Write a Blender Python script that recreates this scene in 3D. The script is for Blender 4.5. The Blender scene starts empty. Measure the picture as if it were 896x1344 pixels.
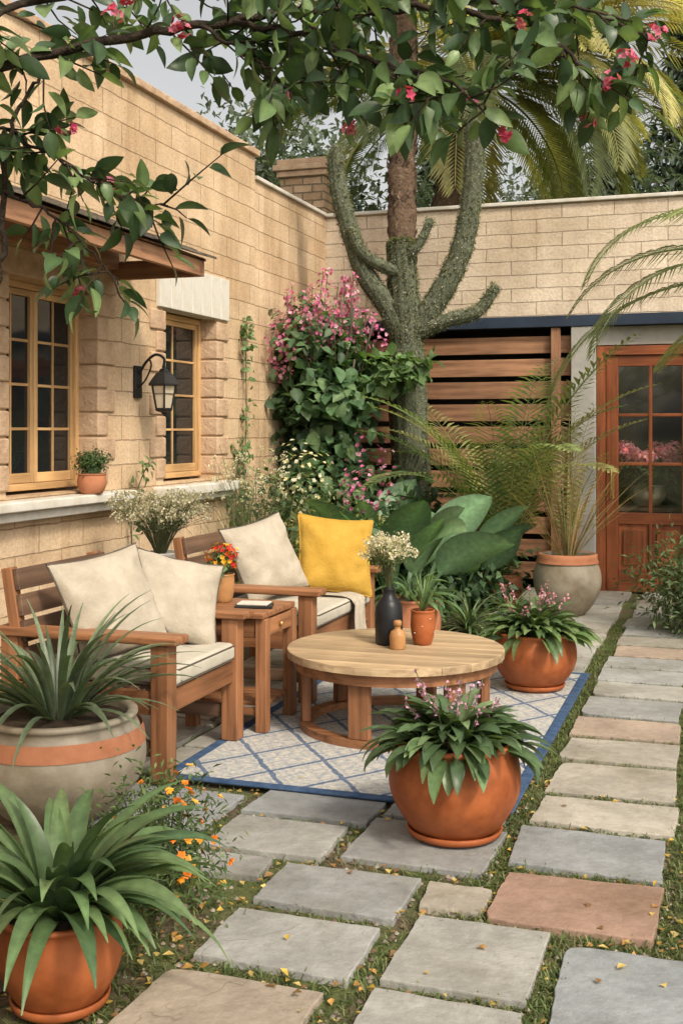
import bpy, math, random
from mathutils import Vector, Matrix
R=random.Random(11)
sc=bpy.context.scene
U=R.uniform
TH=math.radians(18.5)

# ---------------------------------------------------------------- materials
def newmat(name):
    m=bpy.data.materials.new(name); m.use_nodes=True
    nt=m.node_tree; return m,nt,nt.nodes['Principled BSDF']
def N(nt,t,**k):
    n=nt.nodes.new(t)
    for a,b in k.items(): setattr(n,a,b)
    return n
def noise_(nt,vec,scale,detail=5,rough=.55):
    n=N(nt,'ShaderNodeTexNoise'); n.inputs['Scale'].default_value=scale
    n.inputs['Detail'].default_value=min(detail,5); n.inputs['Roughness'].default_value=rough
    if vec is not None: nt.links.new(vec,n.inputs['Vector'])
    return n.outputs['Fac']
def ramp(nt,fac,stops):
    n=N(nt,'ShaderNodeValToRGB'); e=n.color_ramp.elements
    while len(e)<len(stops): e.new(.5)
    for i,(p,c) in enumerate(stops):
        e[i].position=p; e[i].color=(*c,1) if len(c)==3 else c
    nt.links.new(fac,n.inputs['Fac']); return n.outputs['Color']
def bumpn(nt,b,h,strength,dist=.01):
    n=N(nt,'ShaderNodeBump'); n.inputs['Strength'].default_value=strength; n.inputs['Distance'].default_value=dist
    nt.links.new(h,n.inputs['Height']); nt.links.new(n.outputs['Normal'],b.inputs['Normal']); return n
def mul(nt,a,b,fac=1,mode='MULTIPLY'):
    n=N(nt,'ShaderNodeMix',data_type='RGBA',blend_type=mode); n.inputs[0].default_value=fac
    for s,i in ((a,6),(b,7)):
        if isinstance(s,tuple): n.inputs[i].default_value=(*s,1)
        else: nt.links.new(s,n.inputs[i])
    return n.outputs[2]
def objvec(nt,st=(1,1,1)):
    t=N(nt,'ShaderNodeTexCoord'); m=N(nt,'ShaderNodeMapping'); m.inputs['Scale'].default_value=st
    nt.links.new(t.outputs['Object'],m.inputs['Vector']); return m.outputs['Vector']
def mnoise(name,c1,c2,scale=4,rough=.7,bump=.3,bscale=60,st=(1,1,1),spec=.3,dist=.005,stain=None):
    m,nt,b=newmat(name); v=objvec(nt,st)
    col=ramp(nt,noise_(nt,v,scale,5,.6),[(.32,c1),(.68,c2)])
    if stain:
        f=noise_(nt,objvec(nt),stain[1],4); col=mul(nt,col,ramp(nt,f,[(.42,(1,1,1)),(.7,stain[0])]))
    nt.links.new(col,b.inputs['Base Color'])
    b.inputs['Roughness'].default_value=rough; b.inputs['Specular IOR Level'].default_value=spec
    if bump: bumpn(nt,b,noise_(nt,v,bscale,4,.6),bump,dist)
    return m
def wood(name,c1,c2,axis,rough=.5):
    st=[22,22,22]; st[axis]=1.2
    m,nt,b=newmat(name); v=objvec(nt,tuple(st))
    f=noise_(nt,v,1.4,5,.65)
    col=ramp(nt,f,[(.3,c1),(.52,c2),(.7,tuple(x*1.25 for x in c2))])
    oi=N(nt,'ShaderNodeObjectInfo')
    big=noise_(nt,objvec(nt),2.3,3)
    col=mul(nt,col,ramp(nt,big,[(.3,(.68,.68,.68)),(.7,(1.1,1.1,1.1))]))
    col=mul(nt,col,ramp(nt,oi.outputs['Random'],[(0,(.74,.73,.73)),(1,(1.15,1.15,1.15))]))
    nt.links.new(col,b.inputs['Base Color']); b.inputs['Roughness'].default_value=rough
    b.inputs['Specular IOR Level'].default_value=.35
    bumpn(nt,b,f,.45,.003); return m
def woods(name,c1,c2,rough=.5): return [wood(name+'_'+'xyz'[i],c1,c2,i,rough) for i in range(3)]
def brick(name,axis,c1,c2,mort,bw=.42,rh=.155,ms=.006):
    m,nt,b=newmat(name)
    t=N(nt,'ShaderNodeTexCoord'); s=N(nt,'ShaderNodeSeparateXYZ'); c=N(nt,'ShaderNodeCombineXYZ')
    nt.links.new(t.outputs['Object'],s.inputs[0]); nt.links.new(s.outputs[axis],c.inputs[0]); nt.links.new(s.outputs[2],c.inputs[1])
    wob=N(nt,'ShaderNodeTexNoise'); wob.inputs['Scale'].default_value=7
    nt.links.new(t.outputs['Object'],wob.inputs['Vector'])
    vm=N(nt,'ShaderNodeVectorMath',operation='SCALE'); vm.inputs['Scale'].default_value=.016
    nt.links.new(wob.outputs['Color'],vm.inputs[0])
    va=N(nt,'ShaderNodeVectorMath',operation='ADD'); nt.links.new(c.outputs[0],va.inputs[0]); nt.links.new(vm.outputs[0],va.inputs[1])
    k=N(nt,'ShaderNodeTexBrick'); k.offset=.5
    nt.links.new(va.outputs[0],k.inputs['Vector'])
    for nm,val in (('Scale',1),('Mortar Size',ms),('Mortar Smooth',.5),('Brick Width',bw),('Row Height',rh),('Bias',-.1)):
        k.inputs[nm].default_value=val
    k.inputs['Color1'].default_value=(*c1,1); k.inputs['Color2'].default_value=(*c2,1); k.inputs['Mortar'].default_value=(*mort,1)
    v=t.outputs['Object']
    col=mul(nt,k.outputs['Color'],ramp(nt,noise_(nt,v,3,5,.6),[(.3,(.82,.79,.76)),(.7,(1.1,1.09,1.07))]))
    col=mul(nt,col,ramp(nt,noise_(nt,v,45,4,.7),[(.3,(.82,.81,.80)),(.6,(1.04,1.04,1.04))]))
    col=mul(nt,col,ramp(nt,noise_(nt,v,.7,4,.6),[(.35,(.80,.76,.70)),(.6,(1,1,1))]))
    mp_=N(nt,'ShaderNodeMapping'); mp_.inputs['Scale'].default_value=(5,5,.5); nt.links.new(v,mp_.inputs['Vector'])
    col=mul(nt,col,ramp(nt,noise_(nt,mp_.outputs[0],1.0,4,.6),[(.52,(1,1,1)),(.72,(.80,.76,.70))]))
    nt.links.new(col,b.inputs['Base Color']); b.inputs['Roughness'].default_value=.9; b.inputs['Specular IOR Level'].default_value=.15
    mr=N(nt,'ShaderNodeMath',operation='MULTIPLY_ADD'); nt.links.new(k.outputs['Fac'],mr.inputs[0]); mr.inputs[1].default_value=-1.0
    nn=N(nt,'ShaderNodeMath',operation='MULTIPLY'); nt.links.new(noise_(nt,v,38,5,.7),nn.inputs[0]); nn.inputs[1].default_value=.7
    nt.links.new(nn.outputs[0],mr.inputs[2])
    bumpn(nt,b,mr.outputs[0],.9,.013); return m
def colmat(name,rough=.5,trans=.25,nscale=30,bump=0,spec=.4,amp=(.75,1.2),bd=.003,sat=1):
    m,nt,b=newmat(name); a=N(nt,'ShaderNodeAttribute',attribute_name='Col')
    v=objvec(nt); f=noise_(nt,v,nscale,3,.6)
    col=mul(nt,a.outputs['Color'],ramp(nt,f,[(.3,(amp[0],)*3),(.7,(amp[1],)*3)]))
    if sat!=1:
        h=N(nt,'ShaderNodeHueSaturation'); h.inputs['Saturation'].default_value=sat; nt.links.new(col,h.inputs['Color']); col=h.outputs[0]
    nt.links.new(col,b.inputs['Base Color']); b.inputs['Roughness'].default_value=rough; b.inputs['Specular IOR Level'].default_value=spec
    if bump: bumpn(nt,b,noise_(nt,v,nscale*2,5,.65),bump,bd)
    if trans:
        tr=N(nt,'ShaderNodeBsdfTranslucent'); nt.links.new(mul(nt,col,(1.7,1.8,.85)),tr.inputs['Color'])
        mx=N(nt,'ShaderNodeMixShader'); mx.inputs[0].default_value=trans
        nt.links.new(b.outputs[0],mx.inputs[1]); nt.links.new(tr.outputs[0],mx.inputs[2])
        nt.links.new(mx.outputs[0],nt.nodes['Material Output'].inputs['Surface'])
    return m
LEAF=colmat('leaf',.5,.30,25,spec=.3,sat=.88)
LEAFG=colmat('glossy_leaf',.38,.22,30,.25,.4,sat=.82)
FLOWER=colmat('petal',.6,.3,40)
BARK=colmat('bark',.9,0,25,.9,.1,(.55,1.3),.02)
STONE=colmat('flagstone',.75,0,3.2,.0,.3,(.78,1.12))
nt=STONE.node_tree; b=nt.nodes['Principled BSDF']; v=objvec(nt)
old=b.inputs['Base Color'].links[0].from_socket
c=mul(nt,old,ramp(nt,noise_(nt,v,22,5,.7),[(.35,(.82,.81,.80)),(.62,(1.05,1.05,1.05))]))
c=mul(nt,c,ramp(nt,noise_(nt,v,1.9,5,.65),[(.50,(1,1,1)),(.68,(.78,.77,.71))]))
vo=N(nt,'ShaderNodeTexVoronoi',feature='DISTANCE_TO_EDGE'); vo.inputs['Scale'].default_value=1.3
wn=N(nt,'ShaderNodeTexNoise'); wn.inputs['Scale'].default_value=5; nt.links.new(v,wn.inputs['Vector'])
vv=N(nt,'ShaderNodeVectorMath',operation='MULTIPLY_ADD'); nt.links.new(wn.outputs['Color'],vv.inputs[0]); vv.inputs[1].default_value=(.35,.35,.35); nt.links.new(v,vv.inputs[2])
nt.links.new(vv.outputs[0],vo.inputs['Vector'])
crk=ramp(nt,vo.outputs['Distance'],[(.0,(.62,.6,.57)),(.004,(1,1,1))])
msk=ramp(nt,noise_(nt,v,1.3,2),[(.56,(0,0,0)),(.6,(1,1,1))])
cm=N(nt,'ShaderNodeMix',data_type='RGBA'); nt.links.new(msk,cm.inputs[0]); cm.inputs[6].default_value=(1,1,1,1); nt.links.new(crk,cm.inputs[7])
c=mul(nt,c,cm.outputs[2])
nt.links.new(c,b.inputs['Base Color'])
bumpn(nt,b,noise_(nt,v,9,5,.72),.6,.016)

W_FURN=woods('teak',(.14,.058,.025),(.30,.137,.064),.5)
W_DARK=woods('dark_teak',(.07,.04,.027),(.15,.09,.058),.6)
W_TABLE=woods('pale_oak',(.30,.20,.115),(.48,.35,.21),.55)
W_FENCE=woods('cedar',(.18,.085,.047),(.37,.195,.108),.7)
W_DOOR=woods('mahogany',(.16,.045,.018),(.28,.088,.034),.4)
W_WIN=woods('pine_frame',(.46,.26,.11),(.62,.39,.18),.5)
TERRA=mnoise('terracotta',(.29,.082,.026),(.43,.13,.042),6,.55,.3,50,stain=((.66,.58,.5),9),dist=.003)
TERRA2=mnoise('terracotta_unglazed',(.36,.14,.07),(.49,.21,.11),9,.8,.3,80)
GLAZE=mnoise('stoneware',(.25,.215,.165),(.40,.355,.28),7,.6,.4,45,stain=((.66,.6,.5),5))
SOIL=mnoise('potting_soil',(.03,.02,.012),(.07,.05,.03),30,.95,.8,60,dist=.01)
BLACK=mnoise('black_ceramic',(.008,.009,.011),(.02,.022,.026),5,.4,.1,50)
IRON=mnoise('black_iron',(.01,.01,.011),(.022,.021,.02),12,.5,.2,80)
AMBER=mnoise('amber_stoneware',(.33,.16,.06),(.45,.24,.1),12,.4,.15,70)
LINEN=mnoise('linen_fabric',(.34,.30,.235),(.45,.40,.325),9,.95,.6,60,dist=.007,spec=.1)
LINEN2=mnoise('cushion_fabric',(.42,.39,.32),(.51,.47,.395),9,.95,.4,60,dist=.004,spec=.1)
MUST=mnoise('mustard_fabric',(.38,.225,.035),(.49,.30,.058),9,.95,.6,60,dist=.007,spec=.1)
PIPE=mnoise('piping',(.07,.058,.045),(.12,.10,.08),20,.9,.1)
PLASTER=mnoise('white_stone',(.56,.54,.49),(.70,.67,.61),6,.8,.3,40,stain=((.78,.75,.68),5))
CONC=mnoise('concrete',(.32,.31,.29),(.43,.42,.39),5,.9,.3,50,stain=((.75,.73,.7),2))
NAVY=mnoise('navy_steel',(.018,.028,.05),(.03,.045,.075),3,.6,.1,30)
DARK=mnoise('void_shade',(.012,.012,.01),(.03,.028,.022),3,.9,0)  # near-black, paints the shade of unlit spaces into the colour
ROOM=mnoise('interior_shade',(.035,.032,.028),(.06,.055,.045),3,.9,0)  # darkness of the interior put into the wall colour
BRASS=mnoise('brass',(.45,.28,.1),(.55,.36,.14),12,.35,.05); BRASS.node_tree.nodes['Principled BSDF'].inputs['Metallic'].default_value=.8
BRK_Y=brick('sandstone_block_y',1,(.66,.495,.335),(.74,.585,.42),(.48,.35,.23),.46,.155,.0045)
BRK_X=brick('sandstone_block_x',0,(.67,.575,.46),(.74,.645,.525),(.46,.38,.295),.46,.125,.005)
BRK_C=brick('chimney_brick',0,(.36,.25,.16),(.52,.38,.26),(.22,.18,.13),.2,.08,.01)
QUOIN=mnoise('quoin_stone',(.40,.265,.17),(.58,.42,.285),7,.9,.8,40,dist=.014)
SHING=mnoise('shingle',(.06,.05,.04),(.17,.14,.11),9,.9,.6,40,dist=.01)
BED=mnoise('bed_soil',(.045,.032,.02),(.10,.075,.045),6,.95,.8,50,dist=.015)
GROUND,nt,b=newmat('soil_and_moss'); v=objvec(nt)
soil=ramp(nt,noise_(nt,v,30,5,.7),[(.3,(.06,.042,.027)),(.7,(.21,.15,.095))])
moss=ramp(nt,noise_(nt,v,45,5,.7),[(.3,(.05,.07,.018)),(.7,(.15,.17,.05))])
mf=ramp(nt,noise_(nt,v,2.2,5,.65),[(.42,(0,0,0)),(.54,(1,1,1))])
mx=N(nt,'ShaderNodeMix',data_type='RGBA'); nt.links.new(mf,mx.inputs[0]); nt.links.new(soil,mx.inputs[6]); nt.links.new(moss,mx.inputs[7])
nt.links.new(mx.outputs[2],b.inputs['Base Color']); b.inputs['Roughness'].default_value=.95
bumpn(nt,b,noise_(nt,v,55,5,.75),.9,.02)
GLASS,nt,b=newmat('window_glass'); b.inputs['Base Color'].default_value=(.012,.014,.016,1); b.inputs['Roughness'].default_value=.06  # opaque near-black base, the dark room behind is painted into the pane
b.inputs['Specular IOR Level'].default_value=.5
bumpn(nt,b,noise_(nt,objvec(nt),2.5,2),.15,.02)
DGLASS,nt,b=newmat('clear_glass')
tr=N(nt,'ShaderNodeBsdfTransparent'); tr.inputs[0].default_value=(.92,.94,.92,1)
gl=N(nt,'ShaderNodeBsdfGlossy'); gl.inputs['Roughness'].default_value=.04
mx=N(nt,'ShaderNodeMixShader'); mx.inputs[0].default_value=.07
nt.links.new(tr.outputs[0],mx.inputs[1]); nt.links.new(gl.outputs[0],mx.inputs[2]); nt.links.new(mx.outputs[0],nt.nodes['Material Output'].inputs['Surface'])
# rug
RUG,nt,b=newmat('woven_rug'); t=N(nt,'ShaderNodeTexCoord'); s=N(nt,'ShaderNodeSeparateXYZ'); nt.links.new(t.outputs['Object'],s.inputs[0])
def M(op,a,bb=None):
    n=N(nt,'ShaderNodeMath',operation=op)
    for i,x in enumerate((a,bb)):
        if x is None: continue
        if isinstance(x,(int,float)): n.inputs[i].default_value=x
        else: nt.links.new(x,n.inputs[i])
    return n.outputs[0]
wn=M('MULTIPLY',M('SUBTRACT',noise_(nt,t.outputs['Object'],14,4),.5),.07)
px=M('ADD',M('MULTIPLY',s.outputs[0],3.1),wn); py=M('ADD',M('MULTIPLY',s.outputs[1],2.3),wn)
def line(e,w): return M('LESS_THAN',M('ABSOLUTE',M('SUBTRACT',M('FRACT',e),.5)),w)
l1=line(M('ADD',px,py),.04); l2=line(M('SUBTRACT',px,py),.04)
l3=line(M('MULTIPLY',M('ADD',px,py),4),.12); l4=line(M('MULTIPLY',M('SUBTRACT',px,py),4),.12)
big=M('MAXIMUM',l1,l2); sm=M('MULTIPLY',M('MAXIMUM',l3,l4),.2)
pat=M('MAXIMUM',big,sm)
pat=M('MULTIPLY',pat,M('ADD',.3,noise_(nt,t.outputs['Object'],60,4,.8)))
base=ramp(nt,noise_(nt,t.outputs['Object'],38,5,.9),[(.38,(.26,.29,.33)),(.58,(.54,.505,.43))])
mx=N(nt,'ShaderNodeMix',data_type='RGBA'); nt.links.new(pat,mx.inputs[0]); nt.links.new(base,mx.inputs[6]); mx.inputs[7].default_value=(.04,.085,.18,1)
nt.links.new(mx.outputs[2],b.inputs['Base Color']); b.inputs['Roughness'].default_value=.95; b.inputs['Specular IOR Level'].default_value=.1
bumpn(nt,b,noise_(nt,t.outputs['Object'],180,3),.6,.004)
RUGB=mnoise('rug_border',(.03,.06,.125),(.07,.115,.20),18,.95,.5,200,dist=.003,spec=.1)

# ---------------------------------------------------------------- mesh builder
class MB:
    def __init__(s): s.v=[];s.f=[];s.c=[];s.m=[]
    def add(s,vs,fs,cs,mi=0):
        o=len(s.v); s.v+=[tuple(x) for x in vs]; s.f+=[tuple(i+o for i in f) for f in fs]
        if isinstance(cs,tuple): cs=[cs]*len(vs)
        s.c+=cs; s.m+=[mi]*len(fs)
    def build(s,name,mats,parent=None,smooth=True,loc=(0,0,0)):
        me=bpy.data.meshes.new(name); me.from_pydata(s.v,[],s.f)
        for m in (mats if isinstance(mats,(list,tuple)) else [mats]): me.materials.append(m)
        me.polygons.foreach_set('material_index',s.m); me.polygons.foreach_set('use_smooth',[smooth]*len(s.f))
        at=me.color_attributes.new('Col','FLOAT_COLOR','POINT'); fl=[]
        for c in s.c: fl+=[c[0],c[1],c[2],1.0]
        at.data.foreach_set('color',fl); me.update()
        o=bpy.data.objects.new(name,me); sc.collection.objects.link(o); o.location=loc
        if parent: o.parent=parent
        return o
def sc_(c,k): return (c[0]*k,c[1]*k,c[2]*k)
def pick(cols,lo=.7,hi=1.25): return sc_(R.choice(cols),U(lo,hi))
def rv():
    while 1:
        v=Vector((U(-1,1),U(-1,1),U(-1,1)))
        if .05<v.length<1: return v.normalized()
def diamond(mb,p,d,n,L,W,col,mi=0):
    sd=d.cross(n)
    if sd.length<1e-4: sd=Vector((1,0,0))
    sd.normalize(); m=p+d*L*.45
    mb.add([p,m+sd*W*.5+n*W*.18,p+d*L-n*L*.12,m-sd*W*.5+n*W*.18],[(0,1,2),(0,2,3)],[sc_(col,.8),col,sc_(col,1.1),col],mi)
def leaf(mb,p,d,n,L,W,col,seg=5,curl=.25,rib=1.25,mi=0,edge=None):
    d=d.normalized(); sd=d.cross(n)
    if sd.length<1e-4: sd=Vector((1,0,0))
    sd.normalize(); n=sd.cross(d).normalized()
    vs=[];fs=[];cs=[]; e=edge or col
    for i in range(seg+1):
        t=i/seg; c=p+d*L*(t-.12*t*t*curl)-n*curl*L*t*t
        w=W*.5*max(.02,math.sin(math.pi*min(1,t**.8)))**.8 if 0<t<1 else W*.02
        vs+=[c+sd*w+n*w*.35,c,c-sd*w+n*w*.35]; cs+=[e,sc_(col,rib),e]
        if i: k=3*i; fs+=[(k-3,k-2,k+1,k),(k-2,k-1,k+2,k+1)]
    mb.add(vs,fs,cs,mi)
def blade(mb,p,az,el,L,W,droop,col,seg=8,fold=.3,edge=None,kind='strap',mi=0,stalk=0,roll=0,rib=1.1):
    h=Vector((math.cos(az),math.sin(az),0)); z=Vector((0,0,1)); s=Vector((-math.sin(az),math.cos(az),0))
    p=Vector(p); vs=[];fs=[];cs=[]; e=edge or col; a=el
    for i in range(seg+1):
        t=i/seg; a=el-droop*t**1.3
        d=h*math.cos(a)+z*math.sin(a); n=(z*math.cos(a)-h*math.sin(a))
        sr=s*math.cos(roll)+n*math.sin(roll); nr=n*math.cos(roll)-s*math.sin(roll)
        if i: p=p+d*(L/seg)
        if kind=='strap': w=W*.5*(1-t**2.6)*(.6+.4*min(1,t*3))
        else:
            q=max(0,(t-stalk)/(1-stalk)); w=W*.5*math.sin(math.pi*min(1,q**.75))**.75 if 0<q<1 else 0
            if t<=stalk+.01: w=W*.05
        w=max(w,.0015)
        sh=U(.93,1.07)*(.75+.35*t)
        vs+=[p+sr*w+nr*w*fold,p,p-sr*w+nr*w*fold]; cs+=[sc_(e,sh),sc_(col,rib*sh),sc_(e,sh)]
        if i: k=3*i; fs+=[(k-3,k-2,k+1,k),(k-2,k-1,k+2,k+1)]
    mb.add(vs,fs,cs,mi); return p
def tube(mb,pts,rad,sides=8,col=(.1,.08,.05),mi=0,ribs=0,rd=.1,cap=True):
    pts=[Vector(p) for p in pts]; n=len(pts)
    if not isinstance(rad,(list,tuple)): rad=[rad]*n
    vs=[];fs=[]; ref=Vector((0,1,0)) if abs((pts[-1]-pts[0]).normalized().y)<.8 else Vector((1,0,0))
    for i,p in enumerate(pts):
        t=(pts[min(n-1,i+1)]-pts[max(0,i-1)]).normalized(); a=ref-t*ref.dot(t); a.normalize(); b=t.cross(a)
        for k in range(sides):
            an=2*math.pi*k/sides; r=rad[min(i,len(rad)-1)]*(1+(rd*math.cos(an*ribs) if ribs else 0))
            vs.append(p+(a*math.cos(an)+b*math.sin(an))*r)
        if i:
            o=(i-1)*sides
            for k in range(sides): fs.append((o+k,o+(k+1)%sides,o+sides+(k+1)%sides,o+sides+k))
    if cap:
        fs.append(tuple(range(sides))[::-1]); fs.append(tuple(range((n-1)*sides,n*sides)))
    mb.add(vs,fs,col,mi)
def smooth(pts,k=4):
    P=[Vector(p) for p in pts]; out=[]
    for i in range(len(P)-1):
        a=P[max(0,i-1)];b=P[i];c=P[i+1];d=P[min(len(P)-1,i+2)]
        for j in range(k):
            t=j/k; out.append(.5*((2*b)+(c-a)*t+(2*a-5*b+4*c-d)*t*t+(3*b-a-3*c+d)*t**3))
    out.append(P[-1]); return out
def lerp(a,b,n): return [a+(b-a)*i/(n-1) for i in range(n)]
def lathe(mb,prof,segs=48,col=(.5,.5,.5),mi=0,c=(0,0,0),wob=0):
    vs=[];fs=[]
    for j,(r,z) in enumerate(prof):
        for k in range(segs):
            a=2*math.pi*k/segs; rr=max(r,.0005)*(1+wob*math.sin(a*2+z*5))
            vs.append((c[0]+rr*math.cos(a),c[1]+rr*math.sin(a),c[2]+z))
        if j:
            o=(j-1)*segs
            for k in range(segs): fs.append((o+k,o+(k+1)%segs,o+segs+(k+1)%segs,o+segs+k))
    mb.add(vs,fs,col,mi)
def empty(name,loc=(0,0,0),rz=0):
    o=bpy.data.objects.new(name,None); sc.collection.objects.link(o); o.location=loc; o.rotation_euler[2]=rz
    o.empty_display_size=.1; return o
def box(name,lo,hi,mat,parent=None,bev=.004,rot=None,seg=2):
    lo=Vector(lo);hi=Vector(hi); c=(lo+hi)/2; h=(hi-lo)/2
    if isinstance(mat,list):
        d=list(h); mat=mat[d.index(max(d))]
    me=bpy.data.meshes.new(name)
    vs=[(sx*h.x,sy*h.y,sz*h.z) for sx in(-1,1) for sy in(-1,1) for sz in(-1,1)]
    me.from_pydata(vs,[],[(0,1,3,2),(4,6,7,5),(0,4,5,1),(2,3,7,6),(0,2,6,4),(1,5,7,3)])
    me.materials.append(mat)
    o=bpy.data.objects.new(name,me); sc.collection.objects.link(o); o.location=c
    if rot: o.rotation_euler=rot
    if bev:
        m=o.modifiers.new('b','BEVEL'); m.width=bev; m.segments=seg; m.limit_method='ANGLE'
        me.polygons.foreach_set('use_smooth',[True]*6)
        w=o.modifiers.new('w','WEIGHTED_NORMAL'); w.keep_sharp=False
    if parent: o.parent=parent
    return o
def boxw(name,lo,hi,mat,parent=None):
    mb=MB(); x0,y0,z0=lo;x1,y1,z1=hi
    vs=[(x,y,z) for x in(x0,x1) for y in(y0,y1) for z in(z0,z1)]
    mb.add(vs,[(0,1,3,2),(4,6,7,5),(0,4,5,1),(2,3,7,6),(0,2,6,4),(1,5,7,3)],(1,1,1))
    return mb.build(name,mat,parent,False)

# ---------------------------------------------------------------- ground, paving
mb=MB(); mb.add([(-150,-150,0),(150,-150,0),(150,150,0),(-150,150,0)],[(0,1,2,3)],(1,1,1)); mb.build('ground',GROUND,None,False)
slabs=[]
GR=[(.29,.295,.29),(.33,.33,.315),(.26,.27,.275),(.34,.335,.31)]
BR=[(.31,.205,.155),(.38,.30,.24)]
def slab(mb,x0,x1,y0,y1,col,top=.022,jit=.012):
    slabs.append((x0,x1,y0,y1))
    cn=[(x0,y0),(x1,y0),(x1,y1),(x0,y1)]; cn=[(x+U(-jit,jit),y+U(-jit,jit)) for x,y in cn]; out=[]
    for i in range(4):
        a=cn[i];b_=cn[(i+1)%4]; n=14; w1,w2=U(0,6),U(5,9)
        for k in range(n):
            t=k/n; q=0 if k==0 else .0022; wv=.0025*math.sin(w1+t*w2)*math.sin(math.pi*t)
            out.append((a[0]+(b_[0]-a[0])*t+U(-q,q)+wv*(i%2),a[1]+(b_[1]-a[1])*t+U(-q,q)+wv*(1-i%2)))
    cx=(x0+x1)/2;cy=(y0+y1)/2
    if R.random()<.45:
        i=R.choice((0,14,28,42))
        for j,f in ((i,.06),((i+1)%56,.02),(i-1,.02)): out[j]=(out[j][0]+(cx-out[j][0])*f,out[j][1]+(cy-out[j][1])*f)
    n=len(out)
    tx=U(-.008,.008);ty=U(-.008,.008)
    def ring(k,z): return [(cx+(x-cx)*k,cy+(y-cy)*k,z+tx*(x-cx)+ty*(y-cy)) for x,y in out]
    vs=ring(1.0,-.02)+ring(1.0,top-.005)+ring(.995,top-.0015)+ring(.987,top)
    fs=[]
    for r in (0,1,2):
        for k in range(n): fs.append((r*n+k,r*n+(k+1)%n,(r+1)*n+(k+1)%n,(r+1)*n+k))
    fs.append(tuple(range(3*n,4*n)))
    mb.add(vs,fs,sc_(col,U(.86,1.1)))
mp=MB()
for s_ in [(-.86,-.476,2.85,3.28),(-1.36,-.91,3.22,3.54),(-1.38,-.93,2.83,3.14),(-1.72,-1.28,3.59,3.91),(-1.22,-.74,3.63,4.04),
          (-1.72,-1.24,3.97,4.22),(-2.25,-1.78,3.68,4.12),(-1.85,-1.42,3.38,3.55),(-.86,-.46,2.38,2.80),(-1.2,-.76,4.08,4.3)]:
    slab(mp,*s_,R.choice(GR))
slab(mp,-1.4,-.96,2.3,2.75,(.32,.27,.215)); slab(mp,-.88,-.69,3.33,3.53,(.38,.345,.285))
slab(mp,-1.4,-.95,1.7,2.2,GR[0]); slab(mp,-.88,-.4,1.7,2.3,GR[1])
mp.build('patio_paving',STONE,None,False)
mp=MB()
slab(mp,-.41,.06,2.75,3.22,(.26,.28,.29)); slab(mp,-.36,.08,2.2,2.69,(.27,.285,.295)); slab(mp,-.67,-.18,3.30,3.69,BR[0],.024)
slab(mp,-.69,-.19,3.76,4.13,GR[2])
y=4.19; i=0
while y<10.2:
    L=U(.31,.43); slab(mp,-.69+U(-.015,.02),-.20+U(-.02,.03),y,y+L,BR[1] if i in (3,8) else R.choice([(.35,.35,.33),(.40,.39,.355),(.40,.37,.315),(.33,.335,.325)])); y+=L+U(.04,.065); i+=1
mp.build('stone_path',STONE,None,False)
mp=MB(); y=4.28
while y<10.2:
    L=U(.38,.46); x=-.78-U(0,.02)
    while x>-2.7:
        w=U(.42,.55)
        if not (y>7.4 and x-w<-1.75): slab(mp,x-w,x,y,y+L,R.choice([(.37,.36,.33),(.40,.38,.335),(.34,.335,.315)]),.02,.006)
        x-=w+.03
    y+=L+.03
mp.build('patio_paving',STONE,None,False)
mb=MB(); mb.add([(-3.6,3.6,.006),(-2.75,3.6,.006),(-2.75,10.3,.006),(-3.6,10.3,.006)],[(0,1,2,3)],(1,1,1))
mb.add([(-2.748,7.45,.006),(-1.75,7.45,.006),(-1.75,10.3,.006),(-2.748,10.3,.006)],[(0,1,2,3)],(1,1,1)); mb.build('planting_bed',BED,None,False)
RX0,RX1,RY0,RY1=-2.2,-.745,4.21,6.78
mb=MB(); n=0
def free(x,y,m=.004):
    if RX0<x<RX1 and RY0<y<RY1: return False
    for a,b_,c_,d_ in slabs:
        if a+m<x<b_-m and c_+m<y<d_-m: return False
    return True
for _ in range(52000):
    y=2.1+6.6*R.random()**1.3; x=U(-2.3,.5) if R.random()<.7 else U(-.78,.0)
    if not free(x,y): continue
    k=math.sin(x*5.1+2*math.sin(y*3.3))+math.sin(y*6.7+x*3)*.7+U(-.8,.8)
    if k<-.1 and x<-.76 and U(0,1)<.65: continue
    g=pick([(.10,.15,.035),(.15,.19,.05),(.07,.11,.026),(.17,.17,.065)])
    for j in range(R.randint(2,4)):
        blade(mb,(x+U(-.01,.01),y+U(-.01,.01),0),U(0,6.28),U(.5,1.4),U(.014,.04),.0045,U(.3,1.4),g,2,0)
mb.build('moss_and_grass',LEAF)
mb=MB()
for _ in range(3600):
    y=2.1+2.6*R.random(); x=U(-2.2,.3)
    if not free(x,y): continue
    r=U(.003,.013); g=pick([(.24,.2,.16),(.14,.10,.075),(.36,.31,.25)])
    vs=[(x+r*math.cos(a*1.047)*U(.7,1.1),y+r*math.sin(a*1.047)*U(.7,1.1),.003) for a in range(6)]+[(x+U(-.2,.2)*r,y,r*.9+.002)]
    mb.add(vs,[(k,(k+1)%6,6) for k in range(6)],g)
mb.build('pebbles',colmat('pebble',.85,0,50,.3),None)
mb=MB()
for _ in range(1400):
    y=2.1+2.6*R.random()**1.3; x=U(-1.9,.2); f=free(x,y)
    if not f and R.random()<.94: continue
    diamond(mb,Vector((x,y,.028 if not f else .014)),Vector((U(-1,1),U(-1,1),U(-.05,.35))).normalized(),Vector((U(-.3,.3),U(-.3,.3),1)),U(.014,.038),U(.01,.026),pick([(.6,.4,.08),(.5,.27,.08),(.3,.17,.08),(.62,.46,.16)]))
mb.build('fallen_leaves',FLOWER)

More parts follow.
